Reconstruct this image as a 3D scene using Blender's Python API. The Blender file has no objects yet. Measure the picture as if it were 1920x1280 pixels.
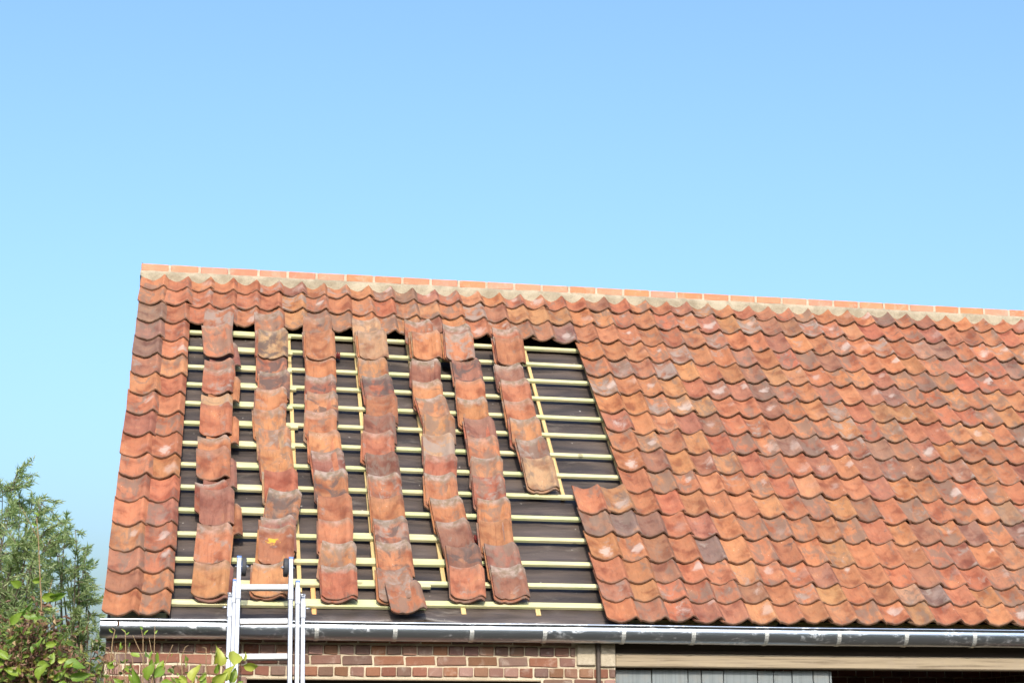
import bpy, math, random
import numpy as np
from mathutils import Matrix, Vector

random.seed(7)
rng = np.random.default_rng(11)
S = bpy.context.scene
COL = S.collection

# ------------------------------------------------------------------ camera
H = 2.43                       # height of the eave line above the ground
CAM = Vector((0.588, -11.070, H - 0.8316))
PITCH, YAW = 0.2433, 0.191
FPX = 3052.4                   # focal length for a 1920 px wide frame
cam = bpy.data.cameras.new('camera')
cam.sensor_width = 36.0
cam.lens = FPX / 1920 * 36.0
cam.clip_start = 0.05
cam.clip_end = 5000
camo = bpy.data.objects.new('camera', cam)
COL.objects.link(camo)
camo.location = CAM
camo.rotation_euler = (math.pi / 2 + PITCH, 0, -YAW)
S.camera = camo

# ------------------------------------------------------------------ sky, sun, exposure
SUN_EL, SUN_AZ = math.radians(34.0), math.radians(5.0)   # azimuth: to the left of straight behind the camera
world = bpy.data.worlds.new('World')
S.world = world
world.use_nodes = True
wn = world.node_tree
bg = wn.nodes['Background']
sky = wn.nodes.new('ShaderNodeTexSky')
sky.sky_type = 'NISHITA'
sky.sun_disc = False
sky.sun_elevation = SUN_EL
sky.sun_rotation = math.pi + SUN_AZ
sky.altitude = 150
sky.air_density = 1.48
sky.dust_density = 6.0
sky.ozone_density = 7.8
wn.links.new(sky.outputs[0], bg.inputs[0])
bg.inputs[1].default_value = 0.15
sl = bpy.data.lights.new('sun', 'SUN')
sl.energy = 2.05
sl.angle = math.radians(0.53)
sl.color = (1.0, 0.93, 0.82)
so = bpy.data.objects.new('sun', sl)
COL.objects.link(so)
to_sun = Vector((-math.sin(SUN_AZ) * math.cos(SUN_EL), -math.cos(SUN_AZ) * math.cos(SUN_EL), math.sin(SUN_EL)))
so.rotation_euler = to_sun.to_track_quat('Z', 'Y').to_euler()
so.location = (-3, -20, 15)
S.view_settings.view_transform = 'Standard'
S.view_settings.look = 'None'
S.view_settings.gamma = 1.0
S.view_settings.use_curve_mapping = False
S.view_settings.exposure = 1.10

# ------------------------------------------------------------------ helpers
TH = 0.7883                    # roof pitch
UD = Vector((1, 0, 0))
VD = Vector((0, math.cos(TH), math.sin(TH)))
ND = Vector((0, -math.sin(TH), math.cos(TH)))
EAVE = Vector((0, 0, H))
RM = Matrix((UD, VD, ND)).transposed()


def P(u, v, n=0.0):
    return EAVE + UD * u + VD * v + ND * n


def at(px, py, Y):
    """point at depth Y seen at photo pixel (px, py) of 1920x1280"""
    f = Vector((math.sin(YAW) * math.cos(PITCH), math.cos(YAW) * math.cos(PITCH), math.sin(PITCH)))
    r = Vector((math.cos(YAW), -math.sin(YAW), 0))
    up = r.cross(f)
    d = f + r * ((px - 960) / FPX) - up * ((py - 640) / FPX)
    return CAM + d * ((Y - CAM.y) / d.y)


class MB:
    def __init__(self):
        self.v, self.f, self.s = [], [], []

    def add(self, vs, fs, smooth=False):
        b = len(self.v)
        self.v += [tuple(x) for x in vs]
        self.f += [tuple(i + b for i in q) for q in fs]
        self.s += [smooth] * len(fs)
        return self

    def box(self, c, sx, sy, sz, M=None, bev=0.0):
        """box with size sx,sy,sz centred at c, axes M (3x3), chamfered edges when bev"""
        c = Vector(c)
        M = M or Matrix.Identity(3)
        hx, hy, hz = sx / 2, sy / 2, sz / 2
        if bev <= 0:
            vs = [c + M @ Vector((x * hx, y * hy, z * hz)) for x in (-1, 1) for y in (-1, 1) for z in (-1, 1)]
            fs = [(0, 1, 3, 2), (4, 6, 7, 5), (0, 4, 5, 1), (2, 3, 7, 6), (0, 2, 6, 4), (1, 5, 7, 3)]
            return self.add(vs, fs)
        b = min(bev, hx * .9, hy * .9, hz * .9)
        vs = []
        idx = {}
        for x in (-1, 1):
            for y in (-1, 1):
                for z in (-1, 1):
                    for k, (dx, dy, dz) in enumerate(((0, b, b), (b, 0, b), (b, b, 0))):
                        idx[(x, y, z, k)] = len(vs)
                        vs.append(c + M @ Vector((x * (hx - dx), y * (hy - dy), z * (hz - dz))))
        fs = []
        for a in range(3):
            o = [i for i in range(3) if i != a]
            for s in (-1, 1):
                q = []
                for (p1, p2) in ((-1, -1), (1, -1), (1, 1), (-1, 1)):
                    k = [0, 0, 0]
                    k[a] = s
                    k[o[0]] = p1
                    k[o[1]] = p2
                    q.append(idx[(k[0], k[1], k[2], a)])
                if (s < 0) ^ (a == 1):
                    q.reverse()
                fs.append(tuple(q))
        for a in range(3):
            o = [i for i in range(3) if i != a]
            for s1 in (-1, 1):
                for s2 in (-1, 1):
                    q = []
                    for e, kk in ((-1, o[0]), (1, o[0]), (1, o[1]), (-1, o[1])):
                        k = [0, 0, 0]
                        k[a] = e
                        k[o[0]] = s1
                        k[o[1]] = s2
                        q.append(idx[(k[0], k[1], k[2], kk)])
                    fs.append(tuple(q))
        for x in (-1, 1):
            for y in (-1, 1):
                for z in (-1, 1):
                    fs.append(tuple(idx[(x, y, z, k)] for k in range(3)))
        return self.add(vs, fs)

    def tube(self, pts, rad, n=6, caps=True, smooth=True):
        pts = [Vector(p) for p in pts]
        if not hasattr(rad, '__len__'):
            rad = [rad] * len(pts)
        rings = []
        prev = None
        for i, p in enumerate(pts):
            t = (pts[min(i + 1, len(pts) - 1)] - pts[max(i - 1, 0)])
            t = t.normalized() if t.length > 1e-9 else Vector((0, 0, 1))
            if prev is None:
                a = Vector((1, 0, 0)) if abs(t.x) < .9 else Vector((0, 1, 0))
                e1 = t.cross(a).normalized()
            else:
                e1 = (prev - t * prev.dot(t)).normalized()
            prev = e1
            e2 = t.cross(e1)
            rings.append([p + (e1 * math.cos(2 * math.pi * k / n) + e2 * math.sin(2 * math.pi * k / n)) * rad[i] for k in range(n)])
        vs = [q for r in rings for q in r]
        fs = []
        for i in range(len(pts) - 1):
            for k in range(n):
                a, b = i * n + k, i * n + (k + 1) % n
                fs.append((a, b, b + n, a + n))
        self.add(vs, fs, smooth)
        if caps:
            b = len(self.v) - len(vs)
            self.f.append(tuple(b + k for k in reversed(range(n))))
            self.s.append(False)
            self.f.append(tuple(b + (len(pts) - 1) * n + k for k in range(n)))
            self.s.append(False)
        return self

    def mesh(self, name, mat, off=Vector((0, 0, 0))):
        me = bpy.data.meshes.new(name)
        me.from_pydata([tuple(Vector(q) - off) for q in self.v], [], self.f)
        me.polygons.foreach_set('use_smooth', self.s)
        if mat:
            me.materials.append(mat)
        me.update()
        return me

    def build(self, name, mat, parent=None):
        off = wloc(parent)
        return link(name, self.mesh(name, mat, off), parent)


def wloc(o):
    p = Vector((0, 0, 0))
    while o is not None:
        p += o.location
        o = o.parent
    return p


def link(name, data, parent=None):
    o = bpy.data.objects.new(name, data)
    COL.objects.link(o)
    if parent is not None:
        o.parent = parent
    return o


def tag(o, label=None, cat=None, group=None, kind=None):
    if label: o['label'] = label
    if cat: o['category'] = cat
    if group: o['group'] = group
    if kind: o['kind'] = kind
    return o


def empty(name, loc):
    o = link(name, None)
    o.location = loc
    o.empty_display_size = 0.2
    return o


# ------------------------------------------------------------------ materials
class NT:
    def __init__(self, name):
        self.m = bpy.data.materials.new(name)
        self.m.use_nodes = True
        self.t = self.m.node_tree
        self.b = self.t.nodes['Principled BSDF']
        self.out = self.t.nodes['Material Output']

    def n(self, typ, **kw):
        nd = self.t.nodes.new(typ)
        for k, v in kw.items():
            setattr(nd, k, v)
        return nd

    def l(self, a, b):
        self.t.links.new(a, b)

    def put(self, sock, val):
        if hasattr(val, 'links') or isinstance(val, bpy.types.NodeSocket):
            self.l(val, sock)
        else:
            sock.default_value = val

    def math(self, op, a, b=0.0, c=None, clamp=False):
        nd = self.n('ShaderNodeMath', operation=op, use_clamp=clamp)
        self.put(nd.inputs[0], a)
        self.put(nd.inputs[1], b)
        if c is not None:
            self.put(nd.inputs[2], c)
        return nd.outputs[0]

    def noise(self, vec, scale, detail=3, rough=.55, dist=0.0):
        nd = self.n('ShaderNodeTexNoise')
        if vec is not None:
            self.l(vec, nd.inputs['Vector'])
        nd.inputs['Scale'].default_value = scale
        nd.inputs['Detail'].default_value = detail
        nd.inputs['Roughness'].default_value = rough
        nd.inputs['Distortion'].default_value = dist
        return nd.outputs['Fac']

    def ramp(self, fac, lo, hi, a=0.0, b=1.0):
        nd = self.n('ShaderNodeMapRange')
        nd.interpolation_type = 'SMOOTHSTEP'
        self.l(fac, nd.inputs[0])
        self.put(nd.inputs[1], lo)
        self.put(nd.inputs[2], hi)
        self.put(nd.inputs[3], a)
        self.put(nd.inputs[4], b)
        return nd.outputs[0]

    def mix(self, fac, a, b, mode='MIX'):
        nd = self.n('ShaderNodeMix', data_type='RGBA', blend_type=mode)
        self.put(nd.inputs[0], fac)
        for s, v in ((nd.inputs[6], a), (nd.inputs[7], b)):
            if isinstance(v, tuple):
                s.default_value = (v[0], v[1], v[2], 1)
            else:
                self.put(s, v)
        return nd.outputs[2]

    def mapping(self, vec, scale=(1, 1, 1), loc=(0, 0, 0)):
        nd = self.n('ShaderNodeMapping')
        self.l(vec, nd.inputs[0])
        nd.inputs['Scale'].default_value = scale
        self.put(nd.inputs['Location'], loc)
        return nd.outputs[0]

    def coord(self, kind='Object'):
        return self.n('ShaderNodeTexCoord').outputs[kind]

    def bump(self, h, strength=.3, dist=.004):
        nd = self.n('ShaderNodeBump')
        nd.inputs['Strength'].default_value = strength
        nd.inputs['Distance'].default_value = dist
        self.l(h, nd.inputs['Height'])
        self.l(nd.outputs[0], self.b.inputs['Normal'])

    def done(self, color, rough=.8, metal=0.0, spec=.3):
        if isinstance(color, tuple):
            self.b.inputs['Base Color'].default_value = (*color, 1)
        else:
            self.l(color, self.b.inputs['Base Color'])
        self.put(self.b.inputs['Roughness'], rough)
        self.b.inputs['Metallic'].default_value = metal
        self.b.inputs['Specular IOR Level'].default_value = spec
        return self.m


def orand(t):
    return t.n('ShaderNodeObjectInfo').outputs['Random']


def tile_mat(name, attr=False, loose=False, soot=0.0, lichen=False):
    t = NT(name)
    tco = t.n('ShaderNodeAttribute', attribute_name='tco').outputs['Vector']
    if attr:
        ca = t.n('ShaderNodeAttribute', attribute_name='tcol')
        base, grey = ca.outputs['Color'], ca.outputs['Alpha']
        rnd = t.n('ShaderNodeAttribute', attribute_name='trnd').outputs['Fac']
    else:
        oi = t.n('ShaderNodeObjectInfo')
        base, grey, rnd = oi.outputs['Color'], oi.outputs['Alpha'], oi.outputs['Random']
    cmb = t.n('ShaderNodeCombineXYZ')
    t.l(t.math('MULTIPLY', rnd, 37.0), cmb.inputs[0])
    t.l(t.math('MULTIPLY', rnd, 91.0), cmb.inputs[1])
    t.l(t.math('MULTIPLY', rnd, 53.0), cmb.inputs[2])
    va = t.n('ShaderNodeVectorMath', operation='ADD')
    t.l(tco, va.inputs[0])
    t.l(cmb.outputs[0], va.inputs[1])
    vec = va.outputs[0]
    sep = t.n('ShaderNodeSeparateXYZ')
    t.l(tco, sep.inputs[0])
    X, Y = sep.outputs[0], sep.outputs[1]
    n_big = t.noise(vec, 7.0, 3, .55, .3)
    n_mid = t.noise(vec, 22.0, 4, .6)
    n_fine = t.noise(vec, 140.0, 3, .65)
    streak = t.noise(t.mapping(vec, (38, 5, 5)), 1.0, 3, .6)
    # clay: mottled between a deeper red brown and a lighter, yellower orange
    dark = t.mix(1.0, base, (.62, .50, .50), 'MULTIPLY')
    light = t.mix(.45, base, (.50, .235, .105))
    c = t.mix(t.ramp(n_big, .30, .55), dark, base)
    c = t.mix(t.ramp(n_big, .56, .78, 0, .75), c, light)
    c = t.mix(t.ramp(n_mid, .38, .66, .0, .55), c, t.mix(1.0, c, (1.22, 1.12, 1.06), 'MULTIPLY'))
    c = t.mix(t.ramp(streak, .52, .75, 0, .6 if loose else .3), c, dark)
    c = t.mix(t.ramp(n_fine, .35, .75, .0, .30), c, t.mix(1.0, c, (.72, .66, .63), 'MULTIPLY'))
    # brushed hand-made surface and brown-grey dirt settled in the trough
    brush = t.noise(t.mapping(vec, (70, 16, 16)), 1.0, 4, .65, .4)
    c = t.mix(t.ramp(brush, .48, .72, 0, .40), c, t.mix(1.0, c, (.66, .60, .56), 'MULTIPLY'))
    c = t.mix(t.ramp(brush, .28, .44, .30, 0), c, t.mix(1.0, c, (1.28, 1.22, 1.16), 'MULTIPLY'))
    dn = t.noise(t.mapping(vec, (1, .55, 1), (7, 2, 9)), 13.0, 4, .62, .6)
    sel0 = t.math('FRACT', t.math('MULTIPLY', rnd, 7.31))
    dl = t.math('SUBTRACT', .66, t.math('MULTIPLY', sel0, .27))
    c = t.mix(t.ramp(dn, dl, t.math('ADD', dl, .17), 0, .7), c, (.150, .105, .078))
    # weathered grey film
    g1 = t.noise(vec, 10.5, 4, .62, .5)
    lo = t.math('SUBTRACT', .78, t.math('MULTIPLY', grey, .38))
    gm = t.ramp(g1, lo, t.math('ADD', lo, .16), 0, .8)
    c = t.mix(gm, c, (.235, .180, .145))
    # soot and algae
    s1 = t.noise(vec, 8.0, 4, .6, .8)
    c = t.mix(t.ramp(s1, .63 - soot, .78 - soot, 0, .8), c, (.075, .055, .048))
    if not loose:
        # pale worn patch on the exposed shoulder of some tiles
        j1 = t.math('FRACT', t.math('MULTIPLY', rnd, 41.7))
        j2 = t.math('FRACT', t.math('MULTIPLY', rnd, 29.1))
        px_ = t.math('ADD', .13, t.math('MULTIPLY', j1, .06))
        py_ = t.math('ADD', .14, t.math('MULTIPLY', j2, .13))
        sz = t.math('ADD', .026, t.math('MULTIPLY', j2, .034))
        dx = t.math('DIVIDE', t.math('SUBTRACT', X, px_), sz)
        dy = t.math('DIVIDE', t.math('ADD', Y, py_), t.math('MULTIPLY', sz, 1.3))
        d2 = t.math('SQRT', t.math('ADD', t.math('MULTIPLY', dx, dx), t.math('MULTIPLY', dy, dy)))
        d2 = t.math('ADD', d2, t.math('MULTIPLY', t.math('SUBTRACT', g1, .5), 3.6))
        sel = t.math('FRACT', t.math('MULTIPLY', rnd, 17.3))
        pm = t.math('MULTIPLY', t.ramp(d2, .15, 1.15, 1, 0), t.ramp(sel, .58, 1.0, 0, .70))
        c = t.mix(pm, c, (.42, .335, .28))
    else:
        # the head, covered by its neighbour for years, is grey and mossy
        hy = t.math('ADD', Y, t.math('MULTIPLY', t.math('SUBTRACT', g1, .5), .13))
        sel = t.math('FRACT', t.math('MULTIPLY', rnd, 13.7))
        wdt = t.math('MULTIPLY', t.math('FRACT', t.math('MULTIPLY', rnd, 23.9)), .06)
        hm = t.math('MULTIPLY', t.ramp(t.math('ADD', hy, wdt), -.075, .005, 0, 1), t.ramp(sel, .05, .85, .1, .85))
        hc = t.mix(t.ramp(n_mid, .35, .7), (.17, .125, .08), (.33, .25, .20))
        c = t.mix(hm, c, hc)
    # lime specks
    vo = t.n('ShaderNodeTexVoronoi')
    t.l(vec, vo.inputs['Vector'])
    vo.inputs['Scale'].default_value = 42.0
    spk = t.math('MULTIPLY', t.ramp(t.math('ADD', vo.outputs['Distance'], t.math('MULTIPLY', n_fine, .25)), .20, .30, 1, 0), t.ramp(n_big, .60, .68))
    c = t.mix(t.math('MULTIPLY', spk, .6), c, (.58, .48, .40))
    vd = t.n('ShaderNodeTexVoronoi')
    t.l(t.mapping(vec, (1, 1, 1), (5, 3, 1)), vd.inputs['Vector'])
    vd.inputs['Scale'].default_value = 30.0
    dspk = t.math('MULTIPLY', t.ramp(vd.outputs['Distance'], .07, .14, 1, 0), t.ramp(n_mid, .55, .62))
    c = t.mix(t.math('MULTIPLY', dspk, .7), c, (.07, .045, .035))
    if lichen:
        ln = t.noise(vec, 26.0, 3, .6, .6)
        dx = t.math('DIVIDE', t.math('ADD', X, .03), .05)
        dy = t.math('DIVIDE', t.math('ADD', Y, .13), .045)
        d2 = t.math('SQRT', t.math('ADD', t.math('MULTIPLY', dx, dx), t.math('MULTIPLY', dy, dy)))
        d2 = t.math('ADD', d2, t.math('MULTIPLY', t.math('SUBTRACT', ln, .5), 3.2))
        c = t.mix(t.ramp(d2, .35, .75, .9, 0), c, (.50, .30, .03))
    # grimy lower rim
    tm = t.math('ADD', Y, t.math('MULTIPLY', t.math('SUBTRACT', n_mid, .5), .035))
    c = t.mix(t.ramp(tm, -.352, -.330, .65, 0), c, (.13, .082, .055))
    h = t.math('ADD', t.math('MULTIPLY', n_fine, .45), t.math('MULTIPLY', n_mid, 1.0))
    t.bump(h, .55, .0035)
    return t.done(c, t.ramp(n_mid, .2, .8, .72, .92), 0, .25)


def clay_mat(name, base, var=.35, hue=.010, white=0.0, scale=1.0):
    t = NT(name)
    co = t.coord('Object')
    r = orand(t)
    cmb = t.n('ShaderNodeCombineXYZ')
    t.l(t.math('MULTIPLY', r, 61.0), cmb.inputs[0])
    t.l(t.math('MULTIPLY', r, 23.0), cmb.inputs[2])
    va = t.n('ShaderNodeVectorMath', operation='ADD')
    t.l(co, va.inputs[0])
    t.l(cmb.outputs[0], va.inputs[1])
    vec = va.outputs[0]
    n1 = t.noise(vec, 14 * scale, 4, .6)
    n2 = t.noise(vec, 90 * scale, 3, .6)
    hsv = t.n('ShaderNodeHueSaturation')
    hsv.inputs['Color'].default_value = (*base, 1)
    t.l(t.ramp(r, 0, 1, 1 - var, 1 + var * .6), hsv.inputs['Value'])
    t.l(t.ramp(t.math('FRACT', t.math('MULTIPLY', r, 7.7)), 0, 1, .5 - hue, .5 + hue), hsv.inputs['Hue'])
    t.l(t.ramp(t.math('FRACT', t.math('MULTIPLY', r, 3.3)), 0, 1, 1 - hue * 25, 1 + hue * 8), hsv.inputs['Saturation'])
    c = hsv.outputs[0]
    c = t.mix(t.ramp(n1, .35, .7, 0, .5), c, t.mix(1.0, c, (1.25, 1.2, 1.15), 'MULTIPLY'))
    c = t.mix(t.ramp(n2, .5, .8, 0, .45), c, t.mix(1.0, c, (.6, .55, .52), 'MULTIPLY'))
    if white > 0:
        c = t.mix(t.ramp(t.noise(vec, 9 * scale, 4, .65, .6), .52, .72, 0, white), c, (.62, .55, .45))
    t.bump(t.math('ADD', n1, t.math('MULTIPLY', n2, .6)), .5, .004)
    return t.done(c, .88, 0, .2)


def wood_mat(name, base, dark, axis=0, green=None, weather=0.0, rough=.75, knot=True):
    t = NT(name)
    co = t.coord('Object')
    r = orand(t)
    cmb = t.n('ShaderNodeCombineXYZ')
    t.l(t.math('MULTIPLY', r, 31.0), cmb.inputs[0])
    t.l(t.math('MULTIPLY', r, 77.0), cmb.inputs[1])
    t.l(t.math('MULTIPLY', r, 15.0), cmb.inputs[2])
    va = t.n('ShaderNodeVectorMath', operation='ADD')
    t.l(co, va.inputs[0])
    t.l(cmb.outputs[0], va.inputs[1])
    sc = [60, 60, 60]
    sc[axis] = 1.6
    if axis == 3:
        sc = [60, 8, 8]
    vec = t.mapping(va.outputs[0], tuple(sc[:3]))
    g = t.noise(vec, 1.0, 4, .6, .3)
    b = t.noise(va.outputs[0], 3.5, 3, .55)
    c = t.mix(t.ramp(g, .40, .72, 0, .75), base, dark)
    if green:
        c = t.mix(t.ramp(b, .42, .64, 0, .75), c, green)
    if weather > 0:
        w = t.noise(va.outputs[0], 11, 5, .65, .4)
        c = t.mix(t.ramp(w, .45, .75, 0, weather), c, (.30, .24, .17))
    if knot:
        vo = t.n('ShaderNodeTexVoronoi')
        t.l(t.mapping(va.outputs[0], (3.0, 3.0, 3.0)), vo.inputs['Vector'])
        vo.inputs['Scale'].default_value = 1.0
        c = t.mix(t.ramp(vo.outputs['Distance'], .05, .085, .7, 0), c, tuple(x * .28 for x in base))
    c = t.mix(t.ramp(t.math('FRACT', t.math('MULTIPLY', r, 9.1)), 0, 1, 0, .22), c, dark)
    t.bump(g, .25, .003)
    return t.done(c, rough, 0, .25)


M = {}
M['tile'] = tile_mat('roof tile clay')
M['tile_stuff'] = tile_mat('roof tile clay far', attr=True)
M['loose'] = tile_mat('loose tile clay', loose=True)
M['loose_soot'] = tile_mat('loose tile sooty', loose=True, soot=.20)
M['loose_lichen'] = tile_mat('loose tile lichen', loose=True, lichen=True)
M['ridge'] = clay_mat('ridge brick clay', (.50, .195, .108), .07, white=.20, hue=.004)
M['brick'] = clay_mat('wall brick', (.215, .105, .068), .36, white=.22)
M['batten'] = wood_mat('treated batten', (.56, .51, .29), (.42, .36, .17), 0, green=(.42, .46, .22))
M['counter'] = wood_mat('counter batten', (.52, .38, .17), (.40, .25, .09), 0)
M['orange_wood'] = wood_mat('orange timber', (.62, .32, .12), (.45, .20, .07), 0)
M['beam'] = wood_mat('weathered beam', (.34, .27, .18), (.11, .08, .052), 0, weather=.8, rough=.9, knot=False)
M['dark_wood'] = wood_mat('dark old timber', (.05, .035, .025), (.025, .018, .013), 0, knot=False)


def simple(name, col, rough=.6, metal=0.0, spec=.4, nscale=20.0, var=.25, bump=.0):
    t = NT(name)
    co = t.coord('Object')
    n = t.noise(co, nscale, 4, .6)
    c = t.mix(t.ramp(n, .3, .75, 0, 1), tuple(x * (1 - var) for x in col), tuple(min(1, x * (1 + var * .6)) for x in col))
    if bump:
        t.bump(n, bump, .004)
    return t.done(c, rough, metal, spec)


def mortar_mat(name, a, b):
    t = NT(name)
    co = t.coord('Object')
    n1 = t.noise(co, 6, 5, .65, .4)
    n2 = t.noise(co, 70, 4, .65)
    c = t.mix(t.ramp(n1, .35, .65), a, b)
    c = t.mix(t.ramp(n2, .45, .8, 0, .5), c, tuple(x * .6 for x in a))
    t.bump(t.math('ADD', n2, n1), .6, .006)
    return t.done(c, .95, 0, .15)


M['ridge_mortar'] = mortar_mat('ridge mortar', (.25, .205, .14), (.36, .305, .215))
M['mortar'] = mortar_mat('lime mortar', (.40, .33, .225), (.55, .46, .33))
M['stone'] = mortar_mat('pale stone', (.38, .32, .23), (.47, .40, .30))


def membrane_mat():
    t = NT('roof underlay')
    co = t.coord('Object')
    n1 = t.noise(t.mapping(co, (1.2, 9, 9)), 1.0, 4, .6, .4)
    n2 = t.noise(co, 35, 4, .65)
    n3 = t.noise(t.mapping(co, (2.5, 7, 7), (3, 1, 4)), 1.0, 5, .7, .8)
    c = t.mix(t.ramp(n1, .32, .7), (.030, .023, .020), (.088, .065, .052))
    c = t.mix(t.ramp(n3, .56, .78, 0, .6), c, (.22, .185, .15))
    vo = t.n('ShaderNodeTexVoronoi')
    t.l(co, vo.inputs['Vector'])
    vo.inputs['Scale'].default_value = 11.0
    c = t.mix(t.math('MULTIPLY', t.ramp(vo.outputs['Distance'], .05, .12, .8, 0), t.ramp(n2, .5, .62)), c, (.42, .38, .33))
    t.bump(t.math('ADD', n1, t.math('MULTIPLY', n2, .3)), .7, .014)
    return t.done(c, .45, 0, .45)


def zinc_mat():
    t = NT('zinc gutter')
    co = t.coord('Object')
    n1 = t.noise(t.mapping(co, (5, 14, 14)), 1.0, 5, .7, .6)
    n2 = t.noise(co, 30, 4, .65, .3)
    sm = t.math('MULTIPLY', t.ramp(n1, .50, .62), t.ramp(n2, .42, .62))
    c = t.mix(sm, (.40, .44, .49), (.72, .74, .76))
    t.put(t.b.inputs['Roughness'], t.math('ADD', .29, t.math('MULTIPLY', sm, .26)))
    t.l(c, t.b.inputs['Base Color'])
    t.b.inputs['Metallic'].default_value = 1.0
    nd = t.n('ShaderNodeBump')
    nd.inputs['Strength'].default_value = .12
    nd.inputs['Distance'].default_value = .01
    t.l(t.noise(t.mapping(co, (1.2, 6, 6)), 1.0, 2, .5), nd.inputs['Height'])
    t.l(nd.outputs[0], t.b.inputs['Normal'])
    return t.m


M['membrane'] = membrane_mat()
M['zinc'] = zinc_mat()
M['galv'] = simple('galvanised strap', (.62, .62, .58), .5, .7, .5, 40, .2)
M['alu'] = simple('ladder aluminium', (.30, .32, .36), .5, .2, .5, 15, .06)
M['rung'] = simple('ladder rung aluminium', (.36, .358, .35), .5, .2, .5, 60, .06)
M['blue'] = simple('blue plastic', (.03, .13, .42), .45, 0, .5)
M['rubber'] = simple('grey rubber', (.045, .046, .05), .7, 0, .4)
M['steel'] = simple('steel bolt', (.6, .6, .6), .35, .9, .5)
M['door'] = wood_mat('blue grey painted boards', (.185, .205, .205), (.13, .148, .148), 2, weather=.22, rough=.6, knot=False)
M['pipe'] = simple('brown pipe', (.075, .055, .042), .6, 0, .4)
M['red'] = simple('dark red glazed', (.16, .025, .02), .3, 0, .5, 60, .4)
M['glass'] = simple('dark window glass', (.01, .01, .011), .08, 0, .6)
M['dust'] = simple('packed earth', (.10, .08, .06), .95)


def ground_mat():
    t = NT('grass and earth')
    co = t.coord('Object')
    n1 = t.noise(co, .35, 5, .6)
    n2 = t.noise(co, 9, 5, .7)
    c = t.mix(t.ramp(n1, .4, .62), (.055, .085, .025), (.085, .095, .035))
    c = t.mix(t.ramp(n2, .45, .7, 0, .6), c, (.10, .085, .05))
    t.bump(n2, .8, .05)
    return t.done(c, .95, 0, .1)


M['ground'] = ground_mat()


def wallbrick_mat():
    t = NT('far brickwork')
    co = t.coord('Object')
    bt = t.n('ShaderNodeTexBrick')
    sp = t.n('ShaderNodeSeparateXYZ')
    t.l(co, sp.inputs[0])
    cb = t.n('ShaderNodeCombineXYZ')
    t.l(t.math('ADD', sp.outputs[0], sp.outputs[1]), cb.inputs[0])
    t.l(sp.outputs[2], cb.inputs[1])
    t.l(cb.outputs[0], bt.inputs['Vector'])
    bt.inputs['Color1'].default_value = (.30, .12, .08, 1)
    bt.inputs['Color2'].default_value = (.20, .085, .06, 1)
    bt.inputs['Mortar'].default_value = (.5, .43, .32, 1)
    bt.inputs['Scale'].default_value = 1.0
    bt.inputs['Brick Width'].default_value = .21
    bt.inputs['Row Height'].default_value = .073
    bt.inputs['Mortar Size'].default_value = .006
    return t.done(bt.outputs['Color'], .9, 0, .2)


M['farbrick'] = wallbrick_mat()


def leaf_mat(name, a, b, c3, transl=.35, spec=.3):
    t = NT(name)
    co = t.coord('Object')
    r = t.n('ShaderNodeAttribute', attribute_name='lr').outputs['Fac']
    n = t.noise(co, 40, 3, .6)
    c = t.mix(t.ramp(r, .1, .75), a, b)
    c = t.mix(t.ramp(r, .78, .98), c, c3)
    c = t.mix(t.ramp(n, .4, .75, 0, .4), c, t.mix(1.0, c, (.6, .6, .5), 'MULTIPLY'))
    t.done(c, .55, 0, spec)
    tr = t.n('ShaderNodeBsdfTranslucent')
    t.l(t.mix(1.0, c, (1.2, 1.3, .7), 'MULTIPLY'), tr.inputs[0])
    mx = t.n('ShaderNodeMixShader')
    mx.inputs[0].default_value = transl
    t.l(t.b.outputs[0], mx.inputs[1])
    t.l(tr.outputs[0], mx.inputs[2])
    t.l(mx.outputs[0], t.out.inputs[0])
    return t.m


def bigleaf_mat(name, a, b, spot):
    t = NT(name)
    co = t.coord('Object')
    r = orand(t)
    n = t.noise(co, 22, 3, .6, .4)
    c = t.mix(r, a, b)
    c = t.mix(t.ramp(n, .55, .75, 0, .8), c, spot)
    t.done(c, .45, 0, .4)
    tr = t.n('ShaderNodeBsdfTranslucent')
    t.l(t.mix(1.0, c, (1.2, 1.3, .6), 'MULTIPLY'), tr.inputs[0])
    mx = t.n('ShaderNodeMixShader')
    mx.inputs[0].default_value = .35
    t.l(t.b.outputs[0], mx.inputs[1])
    t.l(tr.outputs[0], mx.inputs[2])
    t.l(mx.outputs[0], t.out.inputs[0])
    return t.m


M['willow'] = leaf_mat('willow leaves', (.22, .30, .13), (.40, .47, .24), (.52, .56, .34), .5, .12)
M['bramble'] = leaf_mat('bramble leaves', (.11, .17, .04), (.23, .29, .06), (.33, .28, .07))
M['dead'] = leaf_mat('dry leaves', (.15, .075, .05), (.27, .155, .095), (.40, .29, .15), .3)
M['leaf'] = bigleaf_mat('broad leaf green', (.14, .24, .03), (.24, .33, .04), (.30, .28, .05))
M['leaf_y'] = bigleaf_mat('broad leaf yellowing', (.33, .38, .06), (.46, .44, .07), (.46, .27, .04))
M['bark'] = simple('grey bark', (.14, .115, .08), .9, 0, .2, 30, .4, .5)
M['twig'] = simple('dry twig', (.27, .185, .095), .85, 0, .2, 30, .3)
M['stem'] = simple('brown stem', (.15, .075, .045), .85, 0, .2, 30, .3)

# ------------------------------------------------------------------ ground
g = MB()
g.add([(-1500, -1500, 0), (1500, -1500, 0), (1500, 1500, 0), (-1500, 1500, 0)], [(0, 1, 2, 3)])
tag(g.build('ground', M['ground']), kind='structure')
g = MB()
g.add([(-2.5, -16, .004), (13, -16, .004), (13, .33, .004), (-2.5, .33, .004)], [(0, 1, 2, 3)])
tag(g.build('yard', mortar_mat('pale gravel', (.075, .065, .045), (.12, .10, .075))), kind='structure')

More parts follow.
